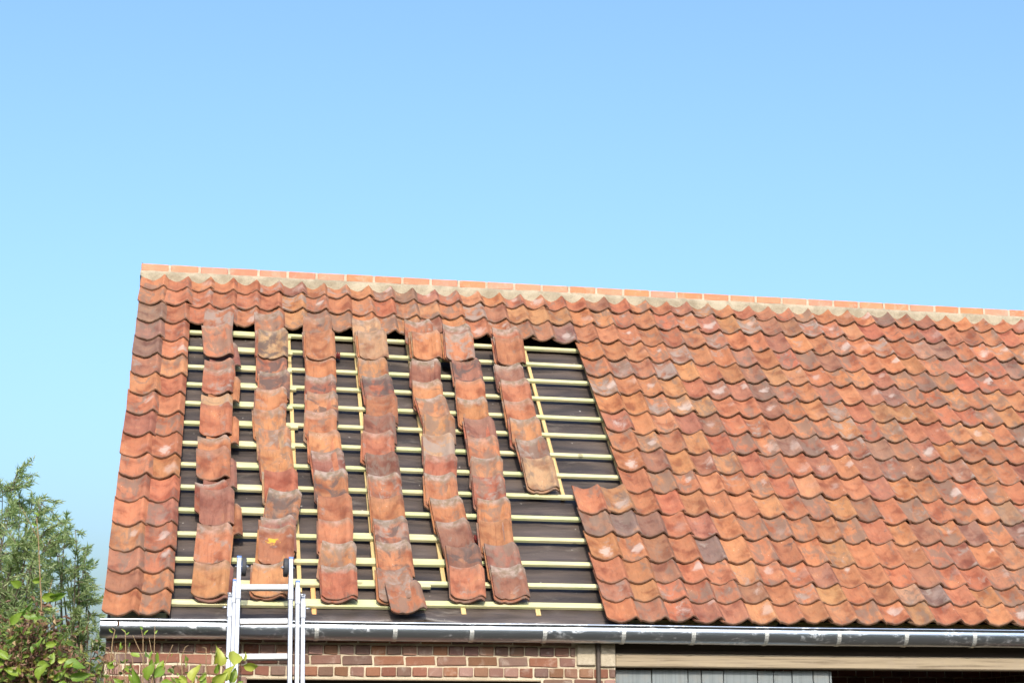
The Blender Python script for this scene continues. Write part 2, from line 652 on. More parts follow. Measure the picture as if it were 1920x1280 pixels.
# ------------------------------------------------------------------ the barn
LEN = 9.6          # length of the barn along x
VR = 4.585          # slope length up to the ridge
YW = 0.066          # face of the front wall
barn = empty('brick_barn', (0, 0, 0))
tag(barn, 'long brick barn with half stripped orange pantile roof and zinc gutter', 'barn')
RIDGE_Y = VR * math.cos(TH)
RIDGE_Z = H + VR * math.sin(TH)
YB = 2 * RIDGE_Y - YW

# roof underlay: slightly sagging sheet between the counter battens
UN = -0.052
mb = MB()
nu, nv = 96, 26
vs = []
for j in range(nv + 1):
    for i in range(nu + 1):
        u = .03 + (LEN - .06) * i / nu
        v = .02 + (VR - .03) * j / nv
        n = UN - .006 * abs(math.sin(u * math.pi / .52)) + .003 * math.sin(v * 23 + u * 3.1) + random.uniform(-.002, .002)
        vs.append(P(u, v, n))
mb.add(vs, [(j * (nu + 1) + i, j * (nu + 1) + i + 1, (j + 1) * (nu + 1) + i + 1, (j + 1) * (nu + 1) + i) for j in range(nv) for i in range(nu)], True)
roof = mb.build('roof', M['membrane'], barn)

# rear slope and gables
mb = MB()
a, b = P(.02, VR, -.03), P(LEN, VR, -.03)
mb.add([a, b, (LEN, 2 * RIDGE_Y + .05, H - .05), (.02, 2 * RIDGE_Y + .05, H - .05),
        P(.02, VR, -.09), P(LEN, VR, -.09), (LEN, 2 * RIDGE_Y + .05, H - .11), (.02, 2 * RIDGE_Y + .05, H - .11)],
       [(0, 1, 2, 3), (4, 7, 6, 5), (0, 3, 7, 4), (1, 5, 6, 2), (3, 2, 6, 7)])
mb.build('rear_roof', M['ridge'], barn)
for nm, x0, x1 in (('gable_wall', .03, .25), ('gable_wall', LEN - .25, LEN - .03)):
    mb = MB()
    ap = P(0, VR, -.13)
    pr = [(YW + .01, 0), (YB, 0), (YB, H - .15), (ap.y, ap.z - .02), (YW + .01, H + (YW + .01) * math.tan(TH) - .12)]
    vs = [(x0, y, z) for y, z in pr] + [(x1, y, z) for y, z in pr]
    mb.add(vs, [(4, 3, 2, 1, 0), (5, 6, 7, 8, 9)] + [(i, (i + 1) % 5, (i + 1) % 5 + 5, i + 5) for i in range(5)])
    mb.build(nm, M['farbrick'], barn)
mb = MB()
mb.box((LEN / 2, YB - .11, (H + .04) / 2), LEN - .5, .22, H + .04)
mb.build('rear_wall', M['farbrick'], barn)
mb = MB()
mb.box((LEN / 2, (YW + YB) / 2, .01), LEN - .6, YB - YW - .5, .02)
mb.build('earth_floor', M['dust'], barn)

# front wall: mortar body with door and window openings
Z = lambda d: H + d
WTOP = Z(-.02)
DX0 = 3.471
BEAM_T, BEAM_B = Z(-.209), Z(-.301)
WIN0, WIN1, WINT = .95, 2.945, Z(-.402)
mb = MB()
Y0, Y1 = YW + .006, YW + .21
def wbox(x0, x1, z0, z1):
    mb.box(((x0 + x1) / 2, (Y0 + Y1) / 2, (z0 + z1) / 2), x1 - x0, Y1 - Y0, z1 - z0)
wbox(.252, DX0, Z(-.394), WTOP)
wbox(.252, WIN0, 1.6, Z(-.394))
wbox(WIN1, DX0, 1.6, Z(-.394))
wall = mb.build('front_wall', M['mortar'], barn)
mb = MB()
mb.box((.141, (Y0 + Y1) / 2 - .001, (1.6 + WTOP) / 2), .222, Y1 - Y0, WTOP - 1.6)
mb.build('wall_corner', M['mortar'], barn)
mb = MB()
mb.box(((.03 + WIN0) / 2, (Y0 + Y1) / 2, .8), WIN0 - .03, Y1 - Y0, 1.598)
mb.box(((WIN1 + DX0) / 2, (Y0 + Y1) / 2, .8), DX0 - WIN1, Y1 - Y0, 1.598)
mb.box(((WIN0 + WIN1) / 2, (Y0 + Y1) / 2, .6), WIN1 - WIN0 - .004, Y1 - Y0, 1.2)
mb.box((8.2, (Y0 + Y1) / 2, 1.0), 2.3, Y1 - Y0, 2.0)
mb.build('lower_wall', M['farbrick'], barn)
# bricks, laid in courses of stretchers and headers
brick_meshes = {}
def brick(x0, x1, z0, z1, tone=None):
    w = round(x1 - x0, 2)
    key = (w, round(z1 - z0, 3), random.randrange(3))
    if key not in brick_meshes:
        b = MB()
        b.box((0, .025, 0), x1 - x0, .05, z1 - z0, bev=.006)
        r2 = random.Random(hash(key[2]) + len(brick_meshes))
        b.v = [(x + r2.uniform(-.004, .004), y + r2.uniform(-.003, .003), z + r2.uniform(-.004, .004)) for x, y, z in b.v]
        brick_meshes[key] = b.mesh('brick', M['brick'])
    o = link('brick', brick_meshes[key], wall)
    o.location = ((x0 + x1) / 2, YW - .004 + random.uniform(-.003, .003), (z0 + z1) / 2 + random.uniform(-.0015, .0015))
    o.rotation_euler = (0, random.uniform(-.012, .012), random.uniform(-.01, .01))
J = .011
courses = [(-.100, 'S', .03, 3.185), (-.172, 'H', .03, 3.19), (-.2425, 'S', .03, 3.185), (-.3145, 'H', .03, 3.469), (-.388, 'S', .03, .95), (-.388, 'S', 2.95, 3.469), (-.461, 'H', .03, .95), (-.461, 'H', 2.95, 3.469)]
for top, kind, xa, xb in courses:
    pitch = .2125 if kind == 'S' else .1055
    ph = {-.100: 1.26, -.172: 1.415 + .03, -.2425: 1.364, -.3145: 1.415}.get(top, 1.26)
    x = ph - pitch * math.ceil((ph - xa) / pitch)
    while x < xb:
        a, b = max(x + J / 2, xa), min(x + pitch - J / 2, xb)
        if b - a > .03:
            brick(a, b, Z(top) - .0725 + J, Z(top))
        x += pitch * random.uniform(.985, 1.015)
# bricks between pipe and door were cut off by the padstones above
for nm, x0, x1, z0, z1 in (('stone_block', 3.197, 3.327, Z(-.293), Z(-.150)), ('stone_block', 3.362, 3.469, Z(-.301), Z(-.150))):
    mb = MB()
    mb.box(((x0 + x1) / 2, YW + .06, (z0 + z1) / 2), x1 - x0, .15, z1 - z0, bev=.006)
    mb.build(nm, M['stone'], barn)
mb = MB()
mb.box(((DX0 + LEN - .252) / 2, YW + .085, (BEAM_T + BEAM_B) / 2), LEN - .252 - DX0, .19, BEAM_T - BEAM_B, bev=.008)
mb.build('lintel_beam', M['beam'], barn)
mb = MB()
mb.box(((DX0 + LEN - .252) / 2, YW + .10, (BEAM_T + WTOP) / 2 + .002), LEN - .252 - DX0 - .004, .15, WTOP - BEAM_T - .004)
mb.build('shade_board', M['dark_wood'], barn)  # dark board added to stand in for the eave shade above the beam
# pipe running down the wall
mb = MB()
mb.tube([(3.345, YW - .02, z) for z in (1.2, 1.8, Z(-.33), Z(-.26), Z(-.17), Z(-.03))], .016, 10)
mb.build('pipe', M['pipe'], barn)
# window below
mb = MB()
mb.box(((WIN0 + WIN1) / 2, YW + .055, Z(-.3985)), WIN1 - WIN0 - .006, .12, .0095, bev=.002)
mb.build('window_lintel', M['beam'], barn)
wf = MB()
for x in (WIN0 + .04, 1.63, 2.3, WIN1 - .04):
    wf.box((x, YW + .12, Z(-.80)), .05, .05, .79)
wf.box(((WIN0 + WIN1) / 2, YW + .121, Z(-.43)), WIN1 - WIN0 - .02, .046, .05)
wf = wf.build('window_frame', M['dark_wood'], barn)
for x0, x1 in ((WIN0 + .066, 1.604), (1.656, 2.274), (2.326, WIN1 - .066)):
    mb = MB()
    mb.box(((x0 + x1) / 2, YW + .125, Z(-.82)), x1 - x0, .006, .72)
    mb.build('pane', M['glass'], wf)
# door of painted boards
edges = [.588 + (x - .588) * .9965 for x in [3.497, 3.759, 4.023, 4.121, 4.283, 4.536, 4.655, 4.795, 4.952, 5.075, 5.096]]
mb = MB()
for z in (.35, 1.05, 1.85):
    mb.box(((edges[0] + edges[-1]) / 2, YW + .105, z), edges[-1] - edges[0] - .04, .03, .12)
door = mb.build('door', M['dark_wood'], barn)
for a, b in zip(edges[:-1], edges[1:]):
    mb = MB()
    mb.box(((a + b) / 2, YW + .075 + random.uniform(-.003, .003), .06 + (Z(-.312) - .06) / 2), b - a - .006, .024, Z(-.312) - .06 + random.uniform(-.006, .004), bev=.003)
    mb.build('door_board', M['door'], door)
# things just inside the opening on the right: a post foot bracket of the shed
mb = MB()
mb.box((6.47, .75, 1.0), .06, .06, 2.0, bev=.004)
mb.build('post', M['beam'], barn)

# fascia, eave board
for i in range(19):
    mb = MB()
    x = .25 + i * .505
    mb.box(P(x, .95, -.13), .07, 1.35, .12, RM)
    mb.build('rafter', M['dark_wood'], barn)

# underlay flap over the eave
mb = MB()
nu = 120
prof = [(.155, -.030), (.11, -.034), (.075, -.030), (.045, -.024), (.012, -.026), (-.022, -.040)]
vs = []
for i in range(nu + 1):
    u = .42 + 3.1 * i / nu
    wob = .006 * math.sin(u * 7.3) + .005 * math.sin(u * 17 + 1)
    lift = max(0, 1 - abs(u - 2.13) / .28) ** 1.5
    for k, (v, n) in enumerate(prof):
        f = k / 5
        vs.append(P(u, v + f * (wob + .045 * lift), n + f * .006 * math.sin(u * 11) + f * .012 * lift + .003 * math.sin(u * 29 + k)))
K = len(prof)
mb.add(vs, [(i * K + k, (i + 1) * K + k, (i + 1) * K + k + 1, i * K + k + 1) for i in range(nu) for k in range(K - 1)], True)
fl = mb.build('underlay_flap', M['membrane'], barn)
sm = fl.modifiers.new('thick', 'SOLIDIFY')
sm.thickness = .004
mb = MB()
mb.box(P(LEN / 2, .03, -.062), LEN - .1, .12, .022, RM)
mb.build('eave_board', M['batten'], barn)

# gutter: half-round zinc with a rolled lip
GY, GZ, GR = -.028, H - .076, .075
mb = MB()
prof = []
for k in range(17):
    a = (math.pi + .50) * k / 16
    prof.append((GY + GR * math.cos(a), GZ - GR * math.sin(a)))
bead = [(prof[-1][0] - .0055 * (1 - math.cos(t)), prof[-1][1] + .005 + .0070 * math.sin(t)) for t in [x * math.pi / 6 for x in range(-2, 11)]]
prof = [(GY + GR, GZ + .03)] + prof + bead
xs = [-.005, -.002, .02] + [.3 * i for i in range(1, 32)] + [LEN - .01, LEN]
vs = [(x, y, z + .0012 * x + .0012 * math.sin(x * 2.3)) for x in xs for (y, z) in prof]
K = len(prof)
mb.add(vs, [(i * K + k, i * K + k + 1, (i + 1) * K + k + 1, (i + 1) * K + k) for i in range(len(xs) - 1) for k in range(K - 1)], True)
gutter = mb.build('gutter', M['zinc'], barn)
sm = gutter.modifiers.new('thick', 'SOLIDIFY')
sm.thickness = .0015
mb = MB()
mb.add([(-.006, y, z) for y, z in prof[1:18]], [tuple(range(17))])
mb.build('gutter_end_cap', M['zinc'], gutter)
for bx in (.87, 1.393, 1.915, 2.435, 2.938, 3.491, 3.99, 4.52, 5.056, 5.561, 6.082, 6.6, 7.12, 7.65, 8.2, 8.7, 9.2):
    mb = MB()
    pr = []
    for k in range(15):
        a = math.pi * (k + .2) / 13.0
        pr.append((a,))
    ring = []
    for x in (bx - .0145, bx + .0145):
        for r in (GR + .0015, GR + .0045):
            ring.append([(x, GY + r * math.cos(a[0]), GZ + .0012 * x - r * math.sin(a[0])) for a in pr])
    K = len(pr)
    vs = sum(ring, [])
    fs = []
    for k in range(K - 1):
        fs += [(k, k + 1, K + k + 1, K + k), (2 * K + k, 3 * K + k, 3 * K + k + 1, 2 * K + k + 1),
               (K + k, K + k + 1, 3 * K + k + 1, 3 * K + k), (k, 2 * K + k, 2 * K + k + 1, k + 1)]
    fs += [(0, K, 3 * K, 2 * K), (K - 1, 3 * K - 1, 4 * K - 1, 2 * K - 1)]
    mb.add(vs, fs)
    mb.build('gutter_bracket', M['galv'], gutter)

# ------------------------------------------------------------------ battens
BL = [3.633, 3.372, 3.089, 2.823, 2.551, 2.274, 2.000, 1.722, 1.441, 1.164, .886, .602, .362, .150]
BR = [3.614, 3.351, 3.085, 2.813, 2.532, 2.277, 1.998, 1.722, 1.443, 1.169, .910, .633, .388, .172]
def batten(u0, v0, u1, v1, mat, wid=.034, th=.024, n=-.012, name='batten'):
    a, b = P(u0, v0, n), P(u1, v1, n)
    d = (b - a)
    X = d.normalized()
    Y = ND.cross(X).normalized()
    Mx = Matrix((X, Y, ND)).transposed()
    k = MB()
    k.box((0, 0, 0), d.length, wid, th, bev=.002)
    me = k.mesh(name, mat)
    o = link(name, me, roof)
    o.matrix_local = Matrix.Translation((a + b) / 2) @ Mx.to_4x4()
    return o
def vat(i, u):
    return BL[i] + (BR[i] - BL[i]) * (u - .45) / 3.1
for i in range(14):
    uend = 3.95 if i < 8 else 3.6
    if i <= 8:
        ja, jb = .78, 1.305 + random.uniform(-.03, .035)
    elif i in (9,):
        ja, jb = .78, 1.24
    elif i in (10, 11):
        ja, jb = 1.62, 2.33
    elif i == 12:
        ja, jb = 1.18, 2.2
    else:
        ja, jb = 1.30, 2.15
    batten(.22, vat(i, .22) - .004, jb, vat(i, jb) - .014, M['batten'], wid=.041 if i < 13 else .050, name='batten')
    batten(ja, vat(i, ja) + .018, uend, vat(i, uend) + .002, M['batten'], wid=.040 if i < 13 else .050, n=-.0135)
# battens hidden below the remaining tiles carry on
for i in range(17):
    v = 4.44 - .275 * i + (.06 if i > 14 else 0)
    batten(3.98 if i < 12 else 3.62, max(v, .12), LEN - .05, max(v, .12), M['batten'], n=-.0165)
for u0, va, u1, vb in ((.30, 4.5, .30, .2), (1.277, 3.66, 1.294, .30), (1.846, 3.66, 1.822, .385), (2.303, 3.66, 2.305, .42), (2.80, 3.66, 2.80, .2), (3.336, 3.66, 3.338, 1.45)):
    batten(u0, va, u1, vb, M['counter'], wid=.030, th=.024, n=-.0385, name='counter_batten')
for u in [3.85 + .505 * i for i in range(12)]:
    batten(u, 4.55, u, .1, M['counter'], wid=.03, th=.024, n=-.0385, name='counter_batten')
for u in (1.384, .857):
    batten(u, .43, u, .06, M['orange_wood'], wid=.032, th=.022, n=-.037, name='counter_batten')
for u in (2.933, 2.408):
    batten(u, .165, u, .085, M['counter'], wid=.034, th=.02, n=-.030, name='counter_batten')

# ------------------------------------------------------------------ pantiles
TW, TL, TT, W = .245, .350, .014, .200
PX = np.array([0, .014, .030, .050, .075, .100, .125, .147, .166, .183, .194, .203, .215, .230, .245])
PZ = np.array([.0265, .0230, .0195, .0150, .0055, .0, .0050, .0145, .0265, .0400, .0488, .0505, .0415, .0265, .0115])
PZL = np.array([.0250, .0200, .0135, .0070, .0018, .0, .0028, .0095, .0200, .0330, .0425, .0475, .0480, .0400, .0270])
SY = [0, .012, .09, .18, .27, .34, .35]
def tile_geo(seed, fixed):
    r = random.Random(seed)
    vs_t, vs_b = [], []
    tw, bow, skew, lift = r.uniform(-.007, .007), r.uniform(-.004, .004), r.uniform(-.006, .006), r.uniform(-.008, .008)
    chip = (r.randrange(1, 14), max(0, r.uniform(-.010, .018)))
    for j, s in enumerate(SY):
        for i, (x, z) in enumerate(zip(PX, PZ if fixed else PZL)):
            y = -s
            fr = max(0, (x - .205) / .04)
            fl = max(0, (.035 - x) / .035)
            y0, y1 = -.030 * fr ** 1.4, -TL + .028 * fl ** 1.6
            y = y0 + (y1 - y0) * (s / TL)
            if j == len(SY) - 1:
                y += r.uniform(-.0022, .0022) + (chip[1] if i == chip[0] else 0)
            zz = z * (1 + lift * 10 * (s / TL - .5)) + tw * (x / TW - .5) * (s / TL - .5) * 2 + bow * math.sin(math.pi * s / TL)
            xx = x + skew * (s / TL - .5)
            tt = TT
            if j == 0:
                zz += -.0015
                tt = TT - .002
            if j == 1:
                zz += .0025
            if j == len(SY) - 1:
                tt -= .001
                zz += 0
            vs_t.append((xx, y, zz + tt))
            vs_b.append((xx, y, zz + (0 if j not in (0,) else .002)))
    A = len(PX)
    B = len(SY)
    return vs_t, vs_b, A, B
def tile_mesh(name, seed, mat, fixed=True, cx=0.0):
    t, b, A, B = tile_geo(seed, fixed)
    n = A * B
    vs = t + b
    fs, sm = [], []
    for j in range(B - 1):
        for i in range(A - 1):
            q = j * A + i
            fs.append((q, q + A, q + A + 1, q + 1)); sm.append(True)
            fs.append((n + q, n + q + 1, n + q + A + 1, n + q + A)); sm.append(True)
    rim = [i for i in range(A)] + [j * A + A - 1 for j in range(1, B)] + [(B - 1) * A + i for i in range(A - 2, -1, -1)] + [j * A for j in range(B - 2, 0, -1)]
    base = len(vs)
    vs = vs + [t[k] for k in rim] + [b[k] for k in rim]
    R = len(rim)
    for k in range(R):
        k2 = (k + 1) % R
        fs.append((base + k, base + k2, base + R + k2, base + R + k)); sm.append(True)
    vs = [(x - cx, y, z) for x, y, z in vs]
    me = bpy.data.meshes.new(name)
    me.from_pydata(vs, [], fs)
    me.polygons.foreach_set('use_smooth', sm)
    at_ = me.attributes.new('tco', 'FLOAT_VECTOR', 'POINT')
    at_.data.foreach_set('vector', np.array(vs, dtype=np.float32).ravel())
    me.materials.append(mat)
    me.update()
    return me
PAL = [((.305, .123, .061), 40), ((.322, .150, .071), 14), ((.285, .106, .056), 16), ((.245, .107, .064), 18), ((.200, .106, .072), 4), ((.275, .150, .090), 3), ((.330, .138, .064), 18)]
def tile_color(shift=0.0):
    c = random.choices([q for q, _ in PAL], [w for _, w in PAL])[0]
    k = random.uniform(.88, 1.12)
    return tuple(max(.02, min(.8, x * k * random.uniform(.94, 1.06))) for x in c)
TAILS = [4.226, 3.958, 3.667, 3.383, 3.112, 2.837, 2.565, 2.288, 2.013, 1.729, 1.455, 1.174, .897, .610, .374, .172, -.036]
fix_meshes = [tile_mesh('roof_tile', 100 + k, M['tile']) for k in range(14)]
jit_col = {}
fixed = []
NCOL = 47
for r, vt in enumerate(TAILS):
    for k in range(NCOL):
        if r >= 3:
            first = 19 if r <= 10 else 17
            if 2 <= k < first:
                continue
        fixed.append((r, k))
def tile_matrix(r, k, rnd):
    vt = TAILS[r] + rnd.uniform(-.008, .007) - (rnd.uniform(.012, .03) if rnd.random() < .05 and 0 < r < 16 else 0)
    # courses wander a little along the roof
    vt += .006 * math.sin(k * .31 + r * .7) + .004 * math.sin(k * .9 + r * 1.9)
    dr = -.012 * math.sin(r * .5 + .8) if k > 16 else 0
    u = k * W + rnd.uniform(-.004, .004) + dr
    n0, n1 = .003, .029 + rnd.uniform(-.003, .008)
    phi = -math.asin((n1 - n0) / TL)
    rot = rnd.gauss(0, .013)
    return Matrix.Translation(P(u, vt + TL, n0 + rnd.uniform(-.001, .002))) @ (RM @ Matrix.Rotation(rot, 3, 'Z') @ Matrix.Rotation(phi, 3, 'X')).to_4x4()
def proj(p):
    d = p - CAM
    f = Vector((math.sin(YAW) * math.cos(PITCH), math.cos(YAW) * math.cos(PITCH), math.sin(PITCH)))
    rr = Vector((math.cos(YAW), -math.sin(YAW), 0))
    up = rr.cross(f)
    z = d.dot(f)
    return 960 + FPX * d.dot(rr) / z, 640 - FPX * d.dot(up) / z
def shown(r, k):
    v0, v1 = TAILS[r], (TAILS[r - 1] if r else 4.52)
    c = [proj(P(k * W + a, b)) for a, b in ((0, v0), (W, v0), (W, v1), (0, v1))]
    ar = 0
    for i in range(4):
        x0, y0 = c[i]
        x1, y1 = c[(i + 1) % 4]
        ar += x0 * y1 - x1 * y0
    mx = sum(q[0] for q in c) / 4
    return 0 if mx > 1935 else abs(ar) / 2
order = sorted(fixed, key=lambda q: -shown(*q))
near = set(order[:300])
sv, sf, stco, scol, srnd, ssm = [], [], [], [], [], []
for (r, k) in fixed:
    rnd = random.Random(r * 1000 + k)
    random.seed(r * 991 + k * 7)
    Mx = tile_matrix(r, k, rnd)
    col = tile_color()
    fade = max(0, 1 - r / 5) * .5 + max(0, 1 - k / 12) * .15
    grey = min(1, max(0, random.gauss(.30 + .25 * fade, .28))) * (.6 if k < 2 else 1)
    if k > 16 and random.random() < .015:
        col, grey = (.17, .108, .085), .6
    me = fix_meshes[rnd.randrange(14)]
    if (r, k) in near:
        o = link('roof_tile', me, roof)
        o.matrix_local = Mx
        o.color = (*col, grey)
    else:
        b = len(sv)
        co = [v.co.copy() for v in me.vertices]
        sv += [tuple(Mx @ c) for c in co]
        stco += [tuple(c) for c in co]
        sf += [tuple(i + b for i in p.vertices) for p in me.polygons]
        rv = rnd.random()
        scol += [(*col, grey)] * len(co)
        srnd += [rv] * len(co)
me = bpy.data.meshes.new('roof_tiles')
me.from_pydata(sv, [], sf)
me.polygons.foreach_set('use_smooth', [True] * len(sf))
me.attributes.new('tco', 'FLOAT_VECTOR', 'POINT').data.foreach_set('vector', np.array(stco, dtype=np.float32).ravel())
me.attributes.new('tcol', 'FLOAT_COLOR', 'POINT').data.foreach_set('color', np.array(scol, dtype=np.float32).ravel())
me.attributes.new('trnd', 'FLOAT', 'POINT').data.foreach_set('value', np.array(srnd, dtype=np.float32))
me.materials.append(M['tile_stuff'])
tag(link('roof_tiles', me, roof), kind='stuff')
random.seed(21)

# ridge: mortar bed and a row of orange bricks
mb = MB()
nu = 400
rows = [4.398, 4.408, 4.422, 4.438, 4.455, 4.475, 4.50]
def tile_top(u, v):
    x = (u + .012) % W
    z = max(np.interp(x, PX, PZ), np.interp(x + W, PX, PZ) if x + W < TW else 0)
    return .003 + .06 * (4.576 - v) + float(z) + TT
vs = []
for i in range(nu + 1):
    u = -.012 + (LEN + .012) * i / nu
    e = .006 * math.sin(u * 9.1) + .005 * math.sin(u * 23 + 1)
    for k, v in enumerate(rows):
        q = .003 * math.sin(u * 13 + k) + .003 * math.sin(u * 31 + 2 * k)
        f = min(1, max(0, (v - 4.408) / .05))
        f = f * f * (3 - 2 * f)
        n = (tile_top(u, v) + (-.006 if k == 0 else .006 if k == 1 else .009)) * (1 - f) + .086 * f
        cr = (tile_top(u, v) - .030) / .046
        vs.append(P(u, v + (e + .040 * cr - .012) * (1 - f) + random.uniform(-.003, .003), n + q * .6 + random.uniform(-.0015, .0015)))
K = len(rows)
mb.add(vs, [(i * K + k, (i + 1) * K + k, (i + 1) * K + k + 1, i * K + k + 1) for i in range(nu) for k in range(K - 1)], True)
ends = [vs[k] for k in range(K)] + [P(-.012, 4.50, -.05), P(-.012, 4.398, -.05)]
mb.add(ends, [tuple(range(len(ends)))])
rt = P(0, 4.482, .084)
mb.box((LEN / 2 - .006, rt.y + .078, rt.z - .055), LEN + .01, .130, .116)
rm = mb.build('ridge_mortar', M['ridge_mortar'], barn)
bk = MB()
bk.box((0, 0, 0), .236, .115, .064, bev=.006)
rb_meshes = []
for q in range(4):
    r2 = random.Random(q)
    kk = MB()
    kk.v = [(x + r2.uniform(-.002, .002), y + r2.uniform(-.002, .002), z + r2.uniform(-.0015, .0015)) for x, y, z in bk.v]
    kk.f, kk.s = bk.f, bk.s
    rb_meshes.append(kk.mesh('ridge_brick', M['ridge']))
for i in range(37):
    x = -.012 + .129 + .2591 * i - .007
    o = link('ridge_brick', rb_meshes[i % 4], rm)
    o.location = (x, rt.y + .058 + random.uniform(-.002, .002), rt.z + .004 + .032 + random.uniform(-.0015, .0015))
    o.rotation_euler = (random.uniform(-.01, .01) + .05, random.uniform(-.004, .004), random.uniform(-.008, .008))
# joints
for i in range(36):
    x = -.012 + .2591 * (i + 1) - .007
    j = MB()
    j.box((x, rt.y + .059, rt.z + .003 + .031), .0225, .1125, .062)
    j.build('mortar_joint', M['stone'], rm)
mb = MB()
mb.tube([Vector((.0, rt.y + .05, rt.z + .05)), Vector((.0, rt.y + .05, rt.z + .085))], .006, 6)
mb.build('ridge_nail', M['dark_wood'], rm)

# ------------------------------------------------------------------ loose tiles stacked down the battens
ROWS = {
    1: [(0.692, 3.852), (0.664, 3.523), (0.702, 3.091), (0.704, 2.921), (0.685, 2.55), (0.676, 2.405), (0.677, 1.981), (0.676, 1.798), (0.666, 1.4), (0.708, 1.303), (0.699, 0.883), (0.693, 0.451)],
    2: [(1.095, 3.827), (1.13, 3.507), (1.129, 3.168), (1.145, 2.9), (1.115, 2.648), (1.09, 2.352), (1.128, 2.08), (1.134, 1.815), (1.174, 1.536), (1.2, 1.292), (1.15, 0.968), (1.14, 0.854), (1.095, 0.444)],
    3: [(1.51, 3.798), (1.527, 3.523), (1.518, 3.173), (1.523, 2.861), (1.524, 2.615), (1.505, 2.353), (1.514, 2.065), (1.529, 1.809), (1.547, 1.555), (1.552, 1.244), (1.549, 0.957), (1.566, 0.697), (1.547, 0.433)],
    4: [(1.939, 3.799), (1.968, 3.563), (1.952, 3.163), (1.964, 2.895), (1.994, 2.61), (1.962, 2.327), (1.932, 2.084), (1.94, 1.797), (1.944, 1.523), (1.947, 1.242), (1.955, 0.987), (1.96, 0.718), (1.946, 0.413), (1.99, 0.29)],
    5: [(2.4, 3.815), (2.429, 3.596), (2.406, 3.182), (2.395, 2.855), (2.384, 2.61), (2.435, 2.351), (2.409, 2.08), (2.399, 1.805), (2.375, 1.553), (2.39, 1.253), (2.398, 0.98), (2.444, 0.691), (2.46, 0.455)],
    6: [(2.715, 3.771), (2.715, 3.604), (2.747, 3.21), (2.752, 2.89), (2.74, 2.618), (2.754, 2.33), (2.761, 2.069), (2.756, 1.794), (2.736, 1.548), (2.745, 1.262), (2.72, 0.993), (2.736, 0.719), (2.752, 0.464)],
    7: [(3.151, 3.76), (3.143, 3.571), (3.114, 3.162), (3.132, 2.927), (3.12, 2.616), (3.141, 2.356), (3.138, 2.065), (3.166, 1.812)],
}
loose_mats = {'n': M['loose'], 's': M['loose_soot'], 'l': M['loose_lichen']}
loose_meshes = {k: [tile_mesh('loose_tile', 300 + q, m, False, TW / 2) for q in range(4)] for k, m in loose_mats.items()}
SOOT = {(2, 2), (2, 3), (2, 4), (3, 4), (3, 5), (4, 4), (4, 12), (4, 11), (6, 3), (3, 9), (5, 12), (2, 10)}
LICH = {(2, 12)}
LPAL = [((.300, .122, .062), 30), ((.335, .148, .066), 26), ((.270, .098, .056), 15), ((.205, .093, .062), 18), ((.32, .185, .10), 8)]
ORD = ['', 'first', 'second', 'third', 'fourth', 'fifth', 'sixth', 'seventh', 'eighth', 'ninth', 'tenth', 'eleventh', 'twelfth', 'thirteenth', 'fourteenth']
ROWNAME = {1: 'leftmost loose row', 2: 'second loose row from left', 3: 'third loose row from left', 4: 'fourth loose row from left', 5: 'fifth loose row from left', 6: 'sixth loose row from left', 7: 'short rightmost loose row'}
def lay(u, v, nh, nt, rot, kind, col, grey, label, short=1.0):
    me = random.choice(loose_meshes[kind])
    o = link('loose_tile', me)
    phi = -math.asin((nt - nh) / TL)
    o.matrix_world = Matrix.Translation(P(u, v, nh)) @ (RM @ Matrix.Rotation(rot, 3, 'Z') @ Matrix.Rotation(phi, 3, 'X')).to_4x4() @ Matrix.Diagonal((1, short, 1, 1))
    o.color = (*col, grey)
    tag(o, label, 'roof tile', 'loose pantiles stacked on the battens')
def lcol():
    c = random.choices([q for q, _ in LPAL], [w for _, w in LPAL])[0]
    k = random.uniform(.85, 1.12)
    return tuple(x * k * random.uniform(.95, 1.05) for x in c)
def tone(c):
    l = .3 * c[0] + .5 * c[1] + .2 * c[2]
    return 'brownish' if c[0] < .33 else ('orange' if c[1] / c[0] > .38 else 'red')
